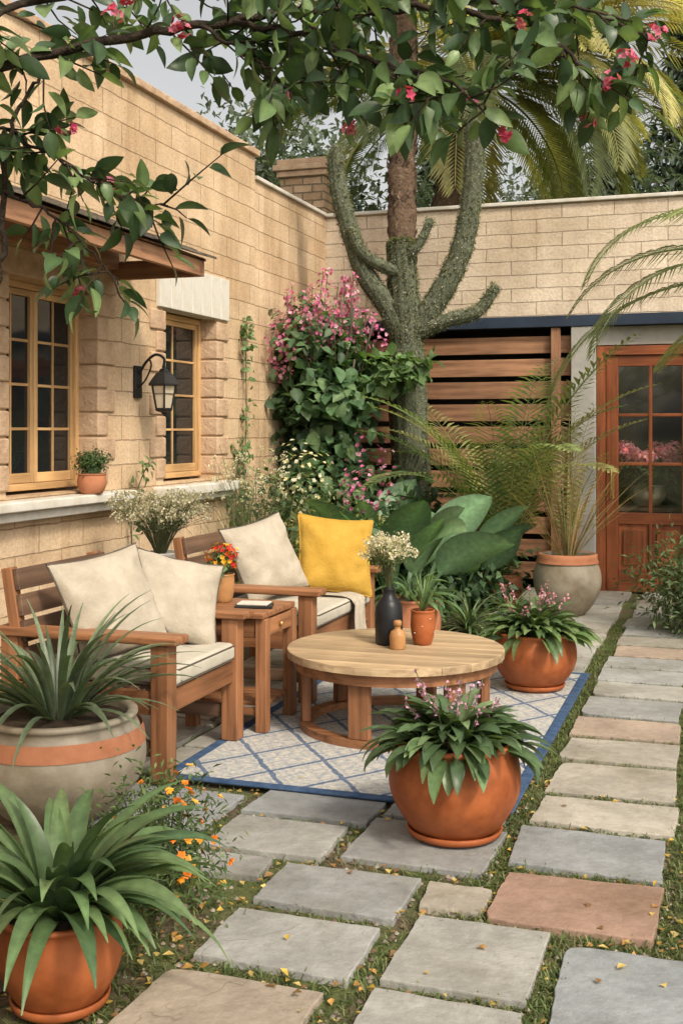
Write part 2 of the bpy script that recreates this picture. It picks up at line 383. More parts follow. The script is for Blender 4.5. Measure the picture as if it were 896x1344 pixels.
# ---------------------------------------------------------------- house
H=empty('brick_house')
XW=-3.62; Z0,Z1=1.09,2.29
boxw('wall_lower',(XW-.3,0,0),(XW,8.6,Z0),BRK_Y,H)
for i,(a,b_) in enumerate([(0,5.2),(6.13,7.0),(7.85,8.6)]): boxw('wall_pier_%d'%i,(XW-.3,a,Z0),(XW,b_,Z1),BRK_Y,H)
boxw('wall_upper',(XW-.3,0,Z1),(XW,8.6,3.68),BRK_Y,H)
boxw('end_wall',(-8,8.3,0),(XW-.302,8.6,3.68),BRK_X,H)
boxw('roof',(-8,0,3.5),(XW-.302,8.29,3.6),CONC,H)
box('coping',(XW-.34,-.02,3.682),(XW+.035,8.64,3.735),QUOIN,H,.008)
boxw('room_back',(-5.2,4,0),(-5.1,8.2,3.4),DARK,H)  # near-black backing, stands for the unlit room
def quoins(y,side,z0,z1,n):
    h=(z1-z0)/n
    for i in range(n):
        w=.20 if i%2 else .115
        a,b_=(y,y+w) if side>0 else (y-w,y)
        box('quoin_%d'%i,(XW-.135,a-.012 if side>0 else a,z0+i*h+.004),(XW+.018,b_ if side>0 else b_+.012,z0+(i+1)*h-.004),QUOIN,H,.012)
quoins(6.13,1,Z0+.03,Z1+.0,8); quoins(5.2,-1,Z0+.03,Z1,8); quoins(7.85,1,Z0+.03,Z1-.02,8); quoins(7.0,-1,Z0+.03,Z1-.02,8)
for i in range(7):
    t=.1628*i
    box('lintel_block_%d'%i,(XW-.1,6.9+t,2.285),(XW+.03,6.9+t+.156,2.60),PLASTER,H,.006)
box('lintel_large',(XW-.1,5.0,2.292),(XW+.012,6.35,2.44),QUOIN,H,.01)
box('window_sill',(XW-.16,4.6,1.02),(XW+.13,6.42,1.075),PLASTER,H,.01); box('window_sill_under',(XW-.1,4.65,.965),(XW+.085,6.37,1.018),PLASTER,H,.008)
box('window_sill_small',(XW-.16,6.86,1.0),(XW+.12,8.02,1.07),PLASTER,H,.01); box('window_sill_small_under',(XW-.1,6.9,.955),(XW+.08,7.98,.998),PLASTER,H,.008)
def window(y0,y1,z0,z1,cas,x,rows=4,f=.04,s=.036):
    box('glass',(x-.012,y0,z0),(x-.004,y1,z1),GLASS,H,0)
    for a,b_,c_,d_ in ((y0,y0+f,z0,z1),(y1-f,y1,z0,z1),(y0+f,y1-f,z0,z0+f),(y0+f,y1-f,z1-f,z1)):
        box('window_frame',(x-.03,a,c_),(x+.03,b_,d_),W_WIN,H,.004)
    w=(y1-y0-2*f)/cas
    for i in range(cas):
        a=y0+f+i*w+.002; b_=a+w-.004; c_=z0+f+.002; d_=z1-f-.002
        for p in ((a,a+s,c_,d_),(b_-s,b_,c_,d_),(a+s,b_-s,c_,c_+s+.02),(a+s,b_-s,d_-s,d_)):
            box('casement',(x-.02,p[0],p[2]),(x+.016,p[1],p[3]),W_WIN,H,.004)
        m=(a+b_)/2; box('muntin',(x-.015,m-.007,c_+s+.02),(x+.006,m+.007,d_-s),W_WIN,H,.002)
        for k in range(1,rows):
            z=c_+s+.02+(d_-c_-2*s-.02)*k/rows; box('muntin',(x-.016,a+s,z-.008),(x+.005,b_-s,z+.008),W_WIN,H,.002)
window(5.2,6.13,Z0+.02,Z1,2,XW-.15); window(7.0,7.85,Z0+.02,Z1-.01,1,XW-.15)
AY0,AY1=4.2,6.3; XA=-3.0
def awz(x,t=0): return 2.72-(x-XW)/(XA-XW)*.24+t
HEX=[(0,1,3,2),(4,6,7,5),(0,4,5,1),(2,3,7,6),(0,2,6,4),(1,5,7,3)]
for i in range(8):
    y=AY0+.04+i*(AY1-AY0-.12)/7
    mb=MB(); vs=[]
    for x in (XW+.002,XA-.03):
        for yy in (y,y+.05):
            for dz in (-.10,-.005): vs.append((x,yy,awz(x,dz)))
    mb.add(vs,HEX,(1,1,1)); mb.build('awning_rafter_%d'%i,W_FENCE[0],H,False)
box('awning_fascia',(XA-.03,AY0,2.385),(XA+.005,AY1,2.49),W_FENCE,H,.004)
box('awning_end_board',(XW+.003,AY1,2.385),(XA+.005,AY1+.03,2.50),W_FENCE,H,.004)
box('awning_wall_plate',(XW+.002,AY0,2.45),(XW+.06,AY1-.002,2.6),W_FENCE,H,.004)
mb=MB()
for k in range(4):
    xa=XW+.01+k*.155; xb=xa+.15
    vs=[(x,y,awz(x,dz)) for x in (xa,xb) for y in (AY0-.03,AY1+.05) for dz in (0,.018)]
    mb.add(vs,HEX,(1,1,1))
mb.build('awning_deck',W_FENCE[1],H,False)
mb=MB()
for k in range(5):
    xa=XW+.0+k*.13; y=AY0-.04
    while y<AY1+.05:
        w=U(.09,.15); y1=min(y+w,AY1+.09+U(-.015,.015)); xb=xa+.16+U(-.012,.015); lift=.022+U(0,.006)
        vs=[(x,yy,awz(x,dz+lift+(.014 if x==xb else .0))) for x in (xa,xb) for yy in (y,y1-.005) for dz in (0,.014)]
        mb.add(vs,HEX,(1,1,1)); y+=w
mb.build('awning_shingles',SHING,H,False)

# garden wall
G=empty('garden_wall')
boxw('side_wall',(XW-.3,8.602,0),(XW-.02,10.4,3.5),BRK_Y,G)
boxw('back_wall_upper',(XW-.3,10.402,2.482),(6,10.7,3.5),BRK_X,G)
boxw('back_wall_right',(-.0,10.402,0),(6,10.7,2.378),BRK_X,G)
boxw('recess_shade',(XW-.3,10.72,0),(-1.31,10.8,2.48),DARK,G)  # near-black sheet, paints the shade behind the slats
box('coping_back',(XW-.32,10.37,3.502),(6,10.73,3.535),PLASTER,G,.006); box('coping_side',(XW-.32,8.64,3.502),(XW+.01,10.368,3.535),PLASTER,G,.006)
box('steel_beam',(XW-.01,10.32,2.38),(6,10.6,2.48),NAVY,G,.004)
box('concrete_column',(-1.30,10.33,0),(-1.085,10.6,2.378),CONC,G,.008)
box('door_lintel',(-1.08,10.42,2.21),(-.002,10.6,2.378),CONC,G,.005)
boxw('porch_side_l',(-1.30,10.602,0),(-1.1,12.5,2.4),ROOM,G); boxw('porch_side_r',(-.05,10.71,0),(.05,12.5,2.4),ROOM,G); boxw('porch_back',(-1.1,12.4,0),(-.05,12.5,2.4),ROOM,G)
mb=empty('brick_chimney')
boxw('stack',(-4.25,10.75,2.5),(-3.78,11.2,4.0),BRK_C,mb)
for i,(e,z) in enumerate(((.03,4.0),(.06,4.06),(.03,4.12))): box('cap_%d'%i,(-4.25-e,10.75-e,z+.001*i),(-3.78+e,11.2+e,z+.058),QUOIN,mb,.008)
F=empty('slatted_fence')
z=.10;i=0
while z<2.33:
    h=.155; box('slat_%d'%i,(XW+.01,10.40+U(-.006,.006),z),(-1.31,10.425+U(0,.004),min(z+h,2.37)),W_FENCE[0],F,.004,rot=(U(-.015,.015),0,0)); z+=h+.05; i+=1
for i,x in enumerate((-3.5,-1.48)): box('post_%d'%i,(x,10.345,.0),(x+.085,10.392,2.375),W_FENCE,F,.005)
# door
D=empty('wooden_door',(-1.08,10.42,0))
def dbox(n,x0,x1,z0,z1,y0=0,y1=.06,m=W_DOOR,b=.004): return box(n,(x0,y0,z0),(x1,y1,z1),m,D,b)
dbox('frame_left',0,.075,0,2.2,-.02,.1); dbox('frame_top',.075,1.0,2.12,2.2,-.02,.1); dbox('frame_right',1.0,1.078,0,2.2,-.02,.1)
dbox('stile_left',.08,.185,.02,2.115); dbox('stile_right',.73,.83,.02,2.115); dbox('side_panel',.835,.998,.02,2.115)
dbox('mullion',.445,.475,.72,2.02); dbox('top_rail',.185,.73,2.02,2.115); dbox('mid_rail',.185,.73,.62,.72); dbox('bottom_rail',.185,.73,.02,.2)
for k in (1,2): z=.72+1.3*k/3; dbox('bar_%d'%k,.185,.445,z-.014,z+.014,.004,.055); dbox('bar_r_%d'%k,.475,.73,z-.014,z+.014,.004,.055)
dbox('panel_mid',.445,.475,.2,.62); dbox('panel_a',.185,.445,.2,.62,.02,.045); dbox('panel_b',.475,.73,.2,.62,.02,.045)
dbox('panel_a_raised',.225,.405,.25,.57,.004,.019,b=.008); dbox('panel_b_raised',.515,.69,.25,.57,.004,.019,b=.008)
dbox('glass',.185,.73,.72,2.02,.03,.034,DGLASS,0)
mb=MB(); tube(mb,smooth([(.13,-.002,.86),(.13,-.05,.88),(.13,-.06,.98),(.13,-.05,1.1),(.13,-.002,1.12)]),.009,10); mb.build('handle',BRASS,D)
dbox('handle_plate',.11,.15,.84,1.14,-.006,-.001,BRASS,.002)

# wall lantern
L=empty('wall_lantern',(XW,6.62,1.75))
box('backplate',(.001,-.045,-.09),(.022,.045,.12),IRON,L,.006)
mb=MB(); tube(mb,smooth([(.02,0,.06),(.07,0,.14),(.14,0,.19),(.2,0,.165),(.2,0,.12)]),.009,10); tube(mb,smooth([(.02,0,-.02),(.07,0,.03),(.11,0,.12),(.09,0,.17)]),.006,8)
lathe(mb,[(0,.125),(.012,.12),(.014,.1),(.03,.095),(.035,.08),(.06,.065),(.098,.02),(.112,.0),(.112,-.008),(.1,-.012),(0,-.012)],6,c=(.2,0,0))
lathe(mb,[(0,-.2),(.012,-.2),(.02,-.185),(.055,-.175),(.062,-.165),(.062,-.155),(0,-.155)],6,c=(.2,0,0))
for k in range(6):
    a=math.pi/3*k; tube(mb,[(.2+.055*math.cos(a),.055*math.sin(a),-.16),(.2+.085*math.cos(a),.085*math.sin(a),-.012)],.0055,6)
for z,r in ((-.065,.0755),): tube(mb,[(.2+r*math.cos(math.pi/3*k),r*math.sin(math.pi/3*k),z) for k in range(7)],.003,5,cap=False)
mb.build('iron_frame',IRON,L,False)
LG,nt,b=newmat('lantern_glass'); b.inputs['Base Color'].default_value=(.75,.66,.5,1); b.inputs['Roughness'].default_value=.15
b.inputs['Alpha'].default_value=.55
mb=MB(); lathe(mb,[(.052,-.155),(.08,-.014)],6,c=(.2,0,0)); mb.build('glass',LG,L,False)
mb=MB(); lathe(mb,[(0,-.15),(.015,-.15),(.015,-.09),(.012,-.08),(0,-.07)],12,c=(.2,0,0)); mb.build('candle',PLASTER,L)

# ---------------------------------------------------------------- furniture
FZ=.034
def seating(name,x,y0,y1,depth=.78):
    E=empty(name,(x,y0,FZ)); w=y1-y0; D_=depth; lw=.08
    for i,yy in enumerate((0,w-lw)):
        box('front_leg_%d'%i,(-lw,yy,0),(0,yy+lw,.555),W_FURN,E,.006)
        box('rear_leg_%d'%i,(-D_,yy,0),(-D_+lw,yy+lw,.56),W_FURN,E,.006)
        box('armrest_%d'%i,(-D_-.03,yy-.02,.557),(.045,yy+lw+.02,.592),W_FURN,E,.008)
        box('side_rail_%d'%i,(-D_+lw,yy+.015,.27),(-lw,yy+.05,.365),W_FURN,E,.004)
        box('side_stretcher_%d'%i,(-D_+lw,yy+.02,.10),(-lw,yy+.055,.16),W_DARK,E,.004)
        box('back_post_%d'%i,(-D_+.03,yy+.012,.37),(-D_+.08,yy+.062,.84),W_FURN,E,.005,rot=(0,-.17,0))
    box('front_rail',(-.06,lw,.27),(-.02,w-lw,.365),W_FURN,E,.004)
    box('rear_rail',(-D_+.02,lw,.27),(-D_+.06,w-lw,.365),W_FURN,E,.004)
    n=6
    for i in range(n): xx=-D_+.1+i*(D_-.14)/n; box('seat_slat_%d'%i,(xx,lw,.345),(xx+.08,w-lw,.366),W_DARK,E,.003)
    for i in range(4):
        z=.42+i*.108; xx=-D_+.055-(z-.6)*.17+.03
        box('back_slat_%d'%i,(xx-.012,.02,z),(xx+.012,w-.02,z+.09),W_DARK,E,.004,rot=(0,-.17,0))
    o=box('seat_cushion',(-D_+.13,lw+.006,.368),(.0,w-lw-.006,.455),LINEN2,E,.03,seg=4)
    mb=MB()
    for z in (.385,.44):
        a,b_,c_,d_=-D_+.14,-.004,lw+.010,w-lw-.010
        P=[(a,c_,z),(b_-.02,c_,z),(b_,c_+.02,z),(b_,d_-.02,z),(b_-.02,d_,z),(a,d_,z)]
        tube(mb,P,.004,6)
    mb.build('cushion_piping',PIPE,E)
    return E
seating('wooden_armchair',-2.10,4.10,4.86); S2=seating('wooden_loveseat',-2.02,5.56,6.68,.80)
def pillow(name,loc,size,thick,mat,rot,ph=0):
    E=MB(); n=34; s=size/2
    def pt(i,j,sg):
        x=-1+2*i/n;y=-1+2*j/n
        e=max(0,(1-abs(x)**2.2)*(1-abs(y)**2.2))**.5
        X=x*(1-.10*(1-y*y))*s; Y=y*(1-.09*(1-x*x))*s
        r2=math.hypot(x,y)
        wr=.011*math.sin(x*8+y*5+ph)*e*r2+.009*math.sin(y*13-x*6+ph*2)*e*abs(x)*r2+.008*math.sin(math.atan2(y,x)*9+ph)*e*r2*r2
        sag=-.022*math.exp(-((x-.05)**2*3+(y-.6)**2*5))
        Z=sg*(thick/2*e+wr+sag*e+.001)
        return (X,Y,Z)
    for sg in (1,-1):
        vs=[pt(i,j,sg) for i in range(n+1) for j in range(n+1)]; fs=[]
        for i in range(n):
            for j in range(n):
                k=i*(n+1)+j; q=(k,k+n+1,k+n+2,k+1); fs.append(q if sg>0 else q[::-1])
        E.add(vs,fs,(1,1,1),0)
    ed=[pt(i,0,0) for i in range(n)]+[pt(n,j,0) for j in range(n)]+[pt(i,n,0) for i in range(n,0,-1)]+[pt(0,j,0) for j in range(n,-1,-1)]
    tube(E,ed,.0055,6,mi=1,cap=False)
    o=E.build(name,[mat,PIPE if mat!=MUST else MUST]); o.location=loc
    o.rotation_euler=rot; return o
def prot(yaw,lean,spin=0):
    return (Matrix.Rotation(yaw,3,'Z')@Matrix.Rotation(math.radians(90)-lean,3,'Y')@Matrix.Rotation(math.radians(90)+spin,3,'Z')).to_euler()
pillow('throw_pillow',(-2.51,4.36,.705),.46,.19,LINEN,prot(-.5,.42,.14),1)
pillow('throw_pillow',(-2.36,4.69,.685),.42,.18,LINEN,prot(-.75,.5,-.28),2)
pillow('throw_pillow',(-2.48,6.04,.72),.47,.19,LINEN,prot(-.5,.40,.18),3)
pillow('throw_pillow',(-2.19,6.42,.71),.47,.18,MUST,prot(-.95,.32,-.12),4)
mb=MB(); prof=[(-.45,.50),(-.30,.492),(-.12,.492),(-.02,.487),(.022,.465),(.03,.42),(.034,.36),(.038,.3),(.04,.27)]
vs=[];fs=[];n=18
prof=[(p.x,p.y) for p in smooth([(a,b_,0) for a,b_ in prof],3)]
for i,(x,z) in enumerate(prof):
    for j in range(n):
        t=j/(n-1); y=6.18+t*.22+.03*math.sin(i*.25); vs.append((-2.02+x+(.008*math.sin(t*17+i*.1) if z<.46 else 0),y,FZ-.028+z+(.007*math.sin(t*15+i*.3) if z>.47 else 0)))
    if i:
        for j in range(n-1): k=(i-1)*n+j; fs.append((k,k+1,k+n+1,k+n))
mb.add(vs,fs,(1,1,1))
for j in range(30): y=6.19+j*.0072; tube(mb,[(-1.98,y,FZ+.245),(-1.978+U(-.004,.004),y+U(-.004,.004),FZ+.195)],.0016,4)
mb.build('throw_blanket',LINEN)

T=empty('side_table',(-2.25,5.14,FZ)); hw,hd=.195,.19
for i in range(4): box('top_plank_%d'%i,(-hw-.02,-hd-.02+i*.1065,.535),(hw+.02,-hd-.02+i*.1065+.1035,.562),W_FURN[0],T,.004)
for i,(sx,sy) in enumerate(((-1,-1),(1,-1),(1,1),(-1,1))): box('leg_%d'%i,(sx*hw-.028 if sx>0 else -hw-.0,sy*hd-.028 if sy>0 else -hd,0),(sx*hw+.0+.028*(sx>0) if sx>0 else -hw+.056,sy*hd+.028 if sy>0 else -hd+.056,.533),W_FURN,T,.005)
box('apron_front',(-hw+.06,-hd+.01,.44),(hw-.03,-hd+.035,.53),W_FURN,T,.004); box('apron_back',(-hw+.06,hd-.01,.44),(hw-.03,hd+.015,.53),W_FURN,T,.004)
box('drawer_front',(hw+.0,-hd+.06,.445),(hw+.02,hd-.03,.525),W_FURN,T,.005); box('apron_left',(-hw+.01,-hd+.06,.44),(-hw+.035,hd-.03,.53),W_FURN,T,.004)
mb=MB(); lathe(mb,[(0,0),(.012,.002),(.014,.012),(.006,.018),(.006,.025)],14); k=mb.build('drawer_knob',BRASS,T); k.location=(hw+.04,0,.485); k.rotation_euler=(0,-math.pi/2,0)
for i in range(5): box('shelf_slat_%d'%i,(-hw+.01,-hd+.06+i*.06,.11),(hw,-hd+.06+i*.06+.053,.128),W_FURN[0],T,.003)
box('rail_low',(-hw+.06,-hd+.015,.075),(hw-.03,-hd+.04,.109),W_FURN,T,.003)
B_=empty('book',(-2.15,5.10,FZ+.563)); box('cover',(-.09,-.06,0),(.09,.06,.014),IRON,B_,.003,rot=(0,0,.3)); box('cover_top',(-.075,-.05,.0145),(.075,.05,.024),PLASTER,B_,.003,rot=(0,0,.15))

C=empty('coffee_table',(-1.50,5.30,FZ)); Rt=.52; TZ=.375
n=9; pw=2*Rt/n
for i in range(n):
    y0=-Rt+i*pw+.0015; y1=y0+pw-.003
    def hx(y): return math.sqrt(max(0,Rt*Rt-y*y))
    ys=lerp(y0,y1,7); out=[(hx(y),y) for y in ys]+[(-hx(y),y) for y in ys[::-1]]
    yc=(y0+y1)/2
    mb=MB(); m=len(out); vs=[(x,y-yc,TZ-.035) for x,y in out]+[(x,y-yc,TZ-.003) for x,y in out]+[(x*.996,(y-yc)*.96,TZ) for x,y in out]
    fs=[tuple(range(m))[::-1],tuple(range(2*m,3*m))]
    for r in (0,1):
        for k in range(m): fs.append((r*m+k,r*m+(k+1)%m,(r+1)*m+(k+1)%m,(r+1)*m+k))
    mb.add(vs,fs,(1,1,1)); o=mb.build('top_plank_%d'%i,W_TABLE[0],C,False,(0,yc,0))
def ringband(r0,r1,z0,z1,name,mat):
    mb=MB(); lathe(mb,[(r0,z0),(r1,z0),(r1,z1),(r0,z1),(r0,z0)],64); return mb.build(name,mat,C,False)
ringband(.455,.485,TZ-.09,TZ-.036,'apron',W_FURN[0]); ringband(.40,.46,.0,.035,'base_ring',W_FURN[0])
for k in range(6):
    a=math.pi/3*k+.42; o=box('leg_%d'%k,(-.022,-.05,.036),(.022,.05,TZ-.036),W_FURN,C,.005); o.location=(.43*math.cos(a),.43*math.sin(a),(TZ)/2); o.rotation_euler=(0,0,a)

RG=empty('outdoor_rug',(-1.47,5.5,.0245))
hx_,hy_=.727,1.285; bw=.05
box('rug_field',(-hx_+bw,-hy_+bw,0),(hx_-bw,hy_-bw,.0085),RUG,RG,0)
for nm,a,b_ in (('border_l',(-hx_,-hy_,0),(-hx_+bw,hy_,.009)),('border_r',(hx_-bw,-hy_,0),(hx_,hy_,.009)),('border_n',(-hx_+bw,-hy_,0),(hx_-bw,-hy_+bw,.009)),('border_f',(-hx_+bw,hy_-bw,0),(hx_-bw,hy_,.009))):
    box(nm,a,b_,RUGB,RG,.003)

# ---------------------------------------------------------------- pots
def pot(name,x,y,z,Rm,Hh,mat,base=.58,rim=.93,saucer=True,band=None,wob=0,lip=.03):
    E=empty(name,(x,y,z)); z0=.012 if saucer else 0
    pr=[(0,0),(base*.96,0),(base,.02)]
    for i in range(1,15):
        t=i/15
        r=base+(1-base)*math.sin(min(1,t/.62)*math.pi/2)**.85 if t<.62 else 1-(1-rim)*((t-.62)/.38)**2
        pr.append((r,t*.93))
    pr+=[(rim+.0,.93),(rim+lip,.945),(rim+lip+.015,.965),(rim+lip+.01,.99),(rim,1.0),(rim-.06,.995),(rim-.075,.97),(rim-.085,.90)]
    mb=MB(); lathe(mb,[(r*Rm,z0+q*Hh) for r,q in pr],56,wob=wob); mb.build('pot',mat,E)
    mb=MB(); lathe(mb,[(Rm*(rim-.075),z0+Hh*.915),(Rm*.5,z0+Hh*.93),(0,z0+Hh*.94)],24); mb.build('soil',SOIL,E)
    if saucer:
        s=base*Rm*1.25; mb=MB(); lathe(mb,[(0,0),(s*.86,0),(s,.012),(s*1.04,.03),(s*1.0,.033),(s*.93,.018),(0,.011)],48); mb.build('saucer',mat,E)
    if band:
        mb=MB(); lathe(mb,[(Rm*a,z0+Hh*b_) for a,b_ in band],56); mb.build('painted_band',TERRA2,E)
    return E,z0+Hh*.92
DG=[(.05,.11,.035),(.07,.15,.045),(.10,.19,.06)]
def hosta(E,z,n,Ll,Wl,cols,spread=.1,up=.0):
    mb=MB()
    for i in range(n):
        t=(i+.5)/n; az=U(0,6.28); el=1.5-1.15*t+U(-.15,.15)+up; g=pick(cols,.7,1.25); l=Ll*U(.7,1.15)
        r=spread*t
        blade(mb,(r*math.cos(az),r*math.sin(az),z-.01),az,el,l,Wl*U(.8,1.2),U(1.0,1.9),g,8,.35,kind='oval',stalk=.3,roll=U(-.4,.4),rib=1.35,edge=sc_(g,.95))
    return mb
def spikes(mb,z,n,cols,h=.2,spread=.1,size=.011,mi=1):
    for i in range(n):
        a=U(0,6.28); r=spread*math.sqrt(U(0,1)); x,y=r*math.cos(a),r*math.sin(a); hh=h*U(.6,1.1); tp=Vector((x*1.5,y*1.5,z+hh))
        tube(mb,[(x*.5,y*.5,z),(x,y,z+hh*.5),tp],.0018,5,(.09,.13,.04),0)
        for k in range(16):
            t=U(.6,1.02); p=Vector((x,y,z+hh*.5)).lerp(tp,(t-.5)*2)+rv()*.006
            d=rv(); diamond(mb,p,d,rv(),size*U(.7,1.3),size,pick(cols),mi)
E,z=pot('potted_hosta',-.904,3.96,.024,.233,.33,TERRA,.56,.9)
mb=hosta(E,z,210,.235,.054,[(.055,.105,.032),(.075,.145,.045),(.045,.09,.032),(.12,.19,.065)],.15,.0); spikes(mb,z,14,[(.55,.25,.42),(.66,.4,.54)],.24,.12,.013); mb.build('foliage',[LEAFG,FLOWER],E)
E,z=pot('potted_hosta',-.99,6.31,.034,.229,.30,TERRA,.56,.9)
mb=hosta(E,z,200,.25,.048,[(.08,.145,.033),(.12,.185,.048),(.06,.115,.03)],.15,.1); spikes(mb,z,14,[(.6,.2,.3),(.65,.38,.48)],.28,.15,.015); mb.build('foliage',[LEAFG,FLOWER],E)
E,z=pot('stoneware_planter',-2.36,3.72,.02,.325,.385,GLAZE,.55,.86,False,[(.995,.70),(.975,.80),(.955,.86)],.0)
mb=MB()
for i in range(84):
    t=(i+.5)/84; az=U(0,6.28); g=pick([(.10,.145,.075),(.13,.175,.09),(.07,.115,.05)],.75,1.2)
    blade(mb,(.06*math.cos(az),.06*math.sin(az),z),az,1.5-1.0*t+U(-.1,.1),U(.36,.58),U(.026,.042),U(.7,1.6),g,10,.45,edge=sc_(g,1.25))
mb.build('foliage',LEAFG,E)
def aspid(name,x,y,Rm,Hh,n,Ll,Wl):
    E,z=pot(name,x,y,.01,Rm,Hh,TERRA,.62,.95)
    mb=MB()
    for i in range(n):
        t=(i+.5)/n; az=U(0,6.28); g=pick([(.045,.088,.026),(.062,.118,.034),(.036,.075,.025),(.085,.145,.045)],.75,1.2)
        blade(mb,(.04*math.cos(az),.04*math.sin(az),z),az,1.5-1.05*t+U(-.1,.1),Ll*U(.7,1.12),Wl*U(.75,1.15),U(.9,2.0),sc_(g,.85),14,.35,edge=sc_(g,1.25),roll=U(-.4,.4),rib=2.0)
    mb.build('foliage',LEAFG,E); return E
aspid('potted_dracaena',-1.58,2.50,.155,.23,84,.42,.060)
E,z=pot('stoneware_planter',-1.80,2.28,.01,.12,.17,GLAZE,.6,.92,False)
mb=MB()
for i in range(34):
    az=U(0,6.28); g=pick([(.05,.10,.03),(.065,.13,.038)]); blade(mb,(0,0,z),az,U(.4,1.4),U(.18,.30),.05,U(.8,1.6),g,9,.3,edge=sc_(g,1.3),rib=1.7)
mb.build('foliage',LEAFG,E)
def clump(mb,c,rad,n,size,cols,nc=14,mi=0,asp=.5,sig=.28,big=False,down=.2):
    c=Vector(c); cc=[]
    for _ in range(nc):
        d=rv()*U(.25,.85); cc.append((Vector((d.x*rad[0],d.y*rad[1],d.z*rad[2])),U(.6,1.3)))
    for _ in range(n):
        q,k=R.choice(cc); o=q+Vector((R.gauss(0,sig)*rad[0],R.gauss(0,sig)*rad[1],R.gauss(0,sig)*rad[2]))
        d=(o.normalized()*.7+rv()*.9+Vector((0,0,-down))).normalized(); nn=(o.normalized()*.6+rv()*.5+Vector((0,0,.8))).normalized()
        s=size*U(.6,1.35); g=sc_(pick(cols,.8,1.2),k)
        if big: leaf(mb,c+o,d,nn,s,s*asp,g,4,U(.1,.4),mi=mi)
        else: diamond(mb,c+o,d,nn,s,s*asp,g,mi)
def flowers(mb,c,rad,n,size,cols,mi=1,pet=6):
    c=Vector(c)
    for _ in range(n):
        d=rv(); p=c+Vector((d.x*rad[0],d.y*rad[1],d.z*rad[2]))*U(.6,1.08); f=(d+rv()*.4+Vector((0,-.3,.3))).normalized(); a=f.orthogonal().normalized(); b_=f.cross(a); g=pick(cols,.8,1.2)
        for k in range(pet):
            an=6.283*k/pet+U(-.2,.2); dd=(a*math.cos(an)+b_*math.sin(an)+f*U(.2,.7)).normalized(); diamond(mb,p,dd,f,size*U(.7,1.1),size*.7,g,mi)
B=empty('marigold_bush',(-1.60,3.08,0)); mb=MB()
for _ in range(30): tube(mb,[(0,0,0),(U(-.12,.12),U(-.15,.15),U(.15,.38))],.0025,5,(.07,.1,.03))
clump(mb,(0,0,.20),(.17,.22,.22),3200,.030,[(.06,.115,.03),(.09,.155,.038),(.13,.19,.06)],30,asp=.3); flowers(mb,(0.03,-.03,.25),(.19,.22,.2),44,.017,[(.78,.22,.02),(.8,.36,.03),(.75,.45,.1)],pet=10); mb.build('foliage',[LEAF,FLOWER],B)

E,z=pot('stoneware_planter',-1.16,9.0,.022,.262,.47,GLAZE,.5,.80,False,[(.925,.86),(.875,.935),(.88,1.0),(.80,1.01),(.77,.98)])
def frond(mb,p,az,el,L,droop,leafL,n,cols,w=.012,sag=.5,rach=.006,vf=.5,dens=1):
    h=Vector((math.cos(az),math.sin(az),0)); zz=Vector((0,0,1)); s=Vector((-math.sin(az),math.cos(az),0)); p=Vector(p); pts=[p.copy()]; g=pick(cols)
    for i in range(n):
        t=i/n; a=el-droop*t**1.4; d=h*math.cos(a)+zz*math.sin(a); nn=zz*math.cos(a)-h*math.sin(a); p=p+d*(L/n); pts.append(p.copy())
        if t<.15: continue
        ll=leafL*math.sin(math.pi*(.12+.86*t)**.9)**.7*U(.85,1.1)
        for sg in (1,-1):
            dd=(s*sg*.85+d*.65+nn*vf*.5).normalized(); nrm=(nn*.8-s*sg*.4).normalized(); sd=dd.cross(nrm).normalized(); ww=w*U(.8,1.2); sgp=Vector((0,0,-1))
            a0=p; a1=p+dd*ll*.5+sgp*ll*sag*.12; a2=p+dd*ll*.93+sgp*ll*sag*.5; gg=sc_(g,U(.8,1.2))
            mb.add([a0,a1+sd*ww*.5,a1-sd*ww*.5,a2],[(0,1,2),(1,3,2)],[gg,gg,gg,sc_(gg,1.15)])
    tube(mb,pts,lerp(rach,rach*.3,len(pts)),5,sc_(g,1.3))
mb=MB()
for i in range(56): az=U(0,6.28); blade(mb,(.05*math.cos(az),.05*math.sin(az),z),az,U(.85,1.5),U(.6,1.05),.014,U(.1,.5),pick([(.45,.25,.10),(.5,.33,.14),(.33,.26,.09),(.22,.21,.07)]),7,.3)
for i in range(7): az=U(0,6.28); frond(mb,(0,0,z),az,U(1.25,1.52),U(1.0,1.35),U(.5,1.0),.20,26,[(.32,.27,.10),(.2,.22,.07)],.012)
mb.build('foliage',LEAF,E)
E,z=pot('potted_areca_palm',-1.72,9.25,.01,.17,.28,TERRA2,.7,.95,False)
mb=MB()
for i in range(24): az=U(0,6.28); frond(mb,(.05*math.cos(az),.05*math.sin(az),z),az,U(1.25,1.54),U(1.5,2.3),U(.8,1.8),.38,38,[(.13,.19,.05),(.18,.24,.065),(.25,.26,.075),(.09,.15,.04)],.024)
mb.build('foliage',LEAF,E)
for (x,y,n,lo,hi,wl,wh) in ((-2.2,8.0,14,.95,1.35,.28,.38),(-1.95,8.9,12,.7,1.1,.22,.3),(-2.75,8.75,9,.9,1.3,.26,.34)):
    BP=empty('bird_of_paradise_plant',(x,y,0)); mb=MB()
    for i in range(n):
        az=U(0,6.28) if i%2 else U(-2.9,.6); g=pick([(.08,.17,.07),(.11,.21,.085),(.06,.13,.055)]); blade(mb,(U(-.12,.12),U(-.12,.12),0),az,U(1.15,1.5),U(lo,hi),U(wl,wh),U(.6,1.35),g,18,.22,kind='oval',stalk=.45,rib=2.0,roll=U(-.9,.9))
    mb.build('foliage',LEAFG,BP)
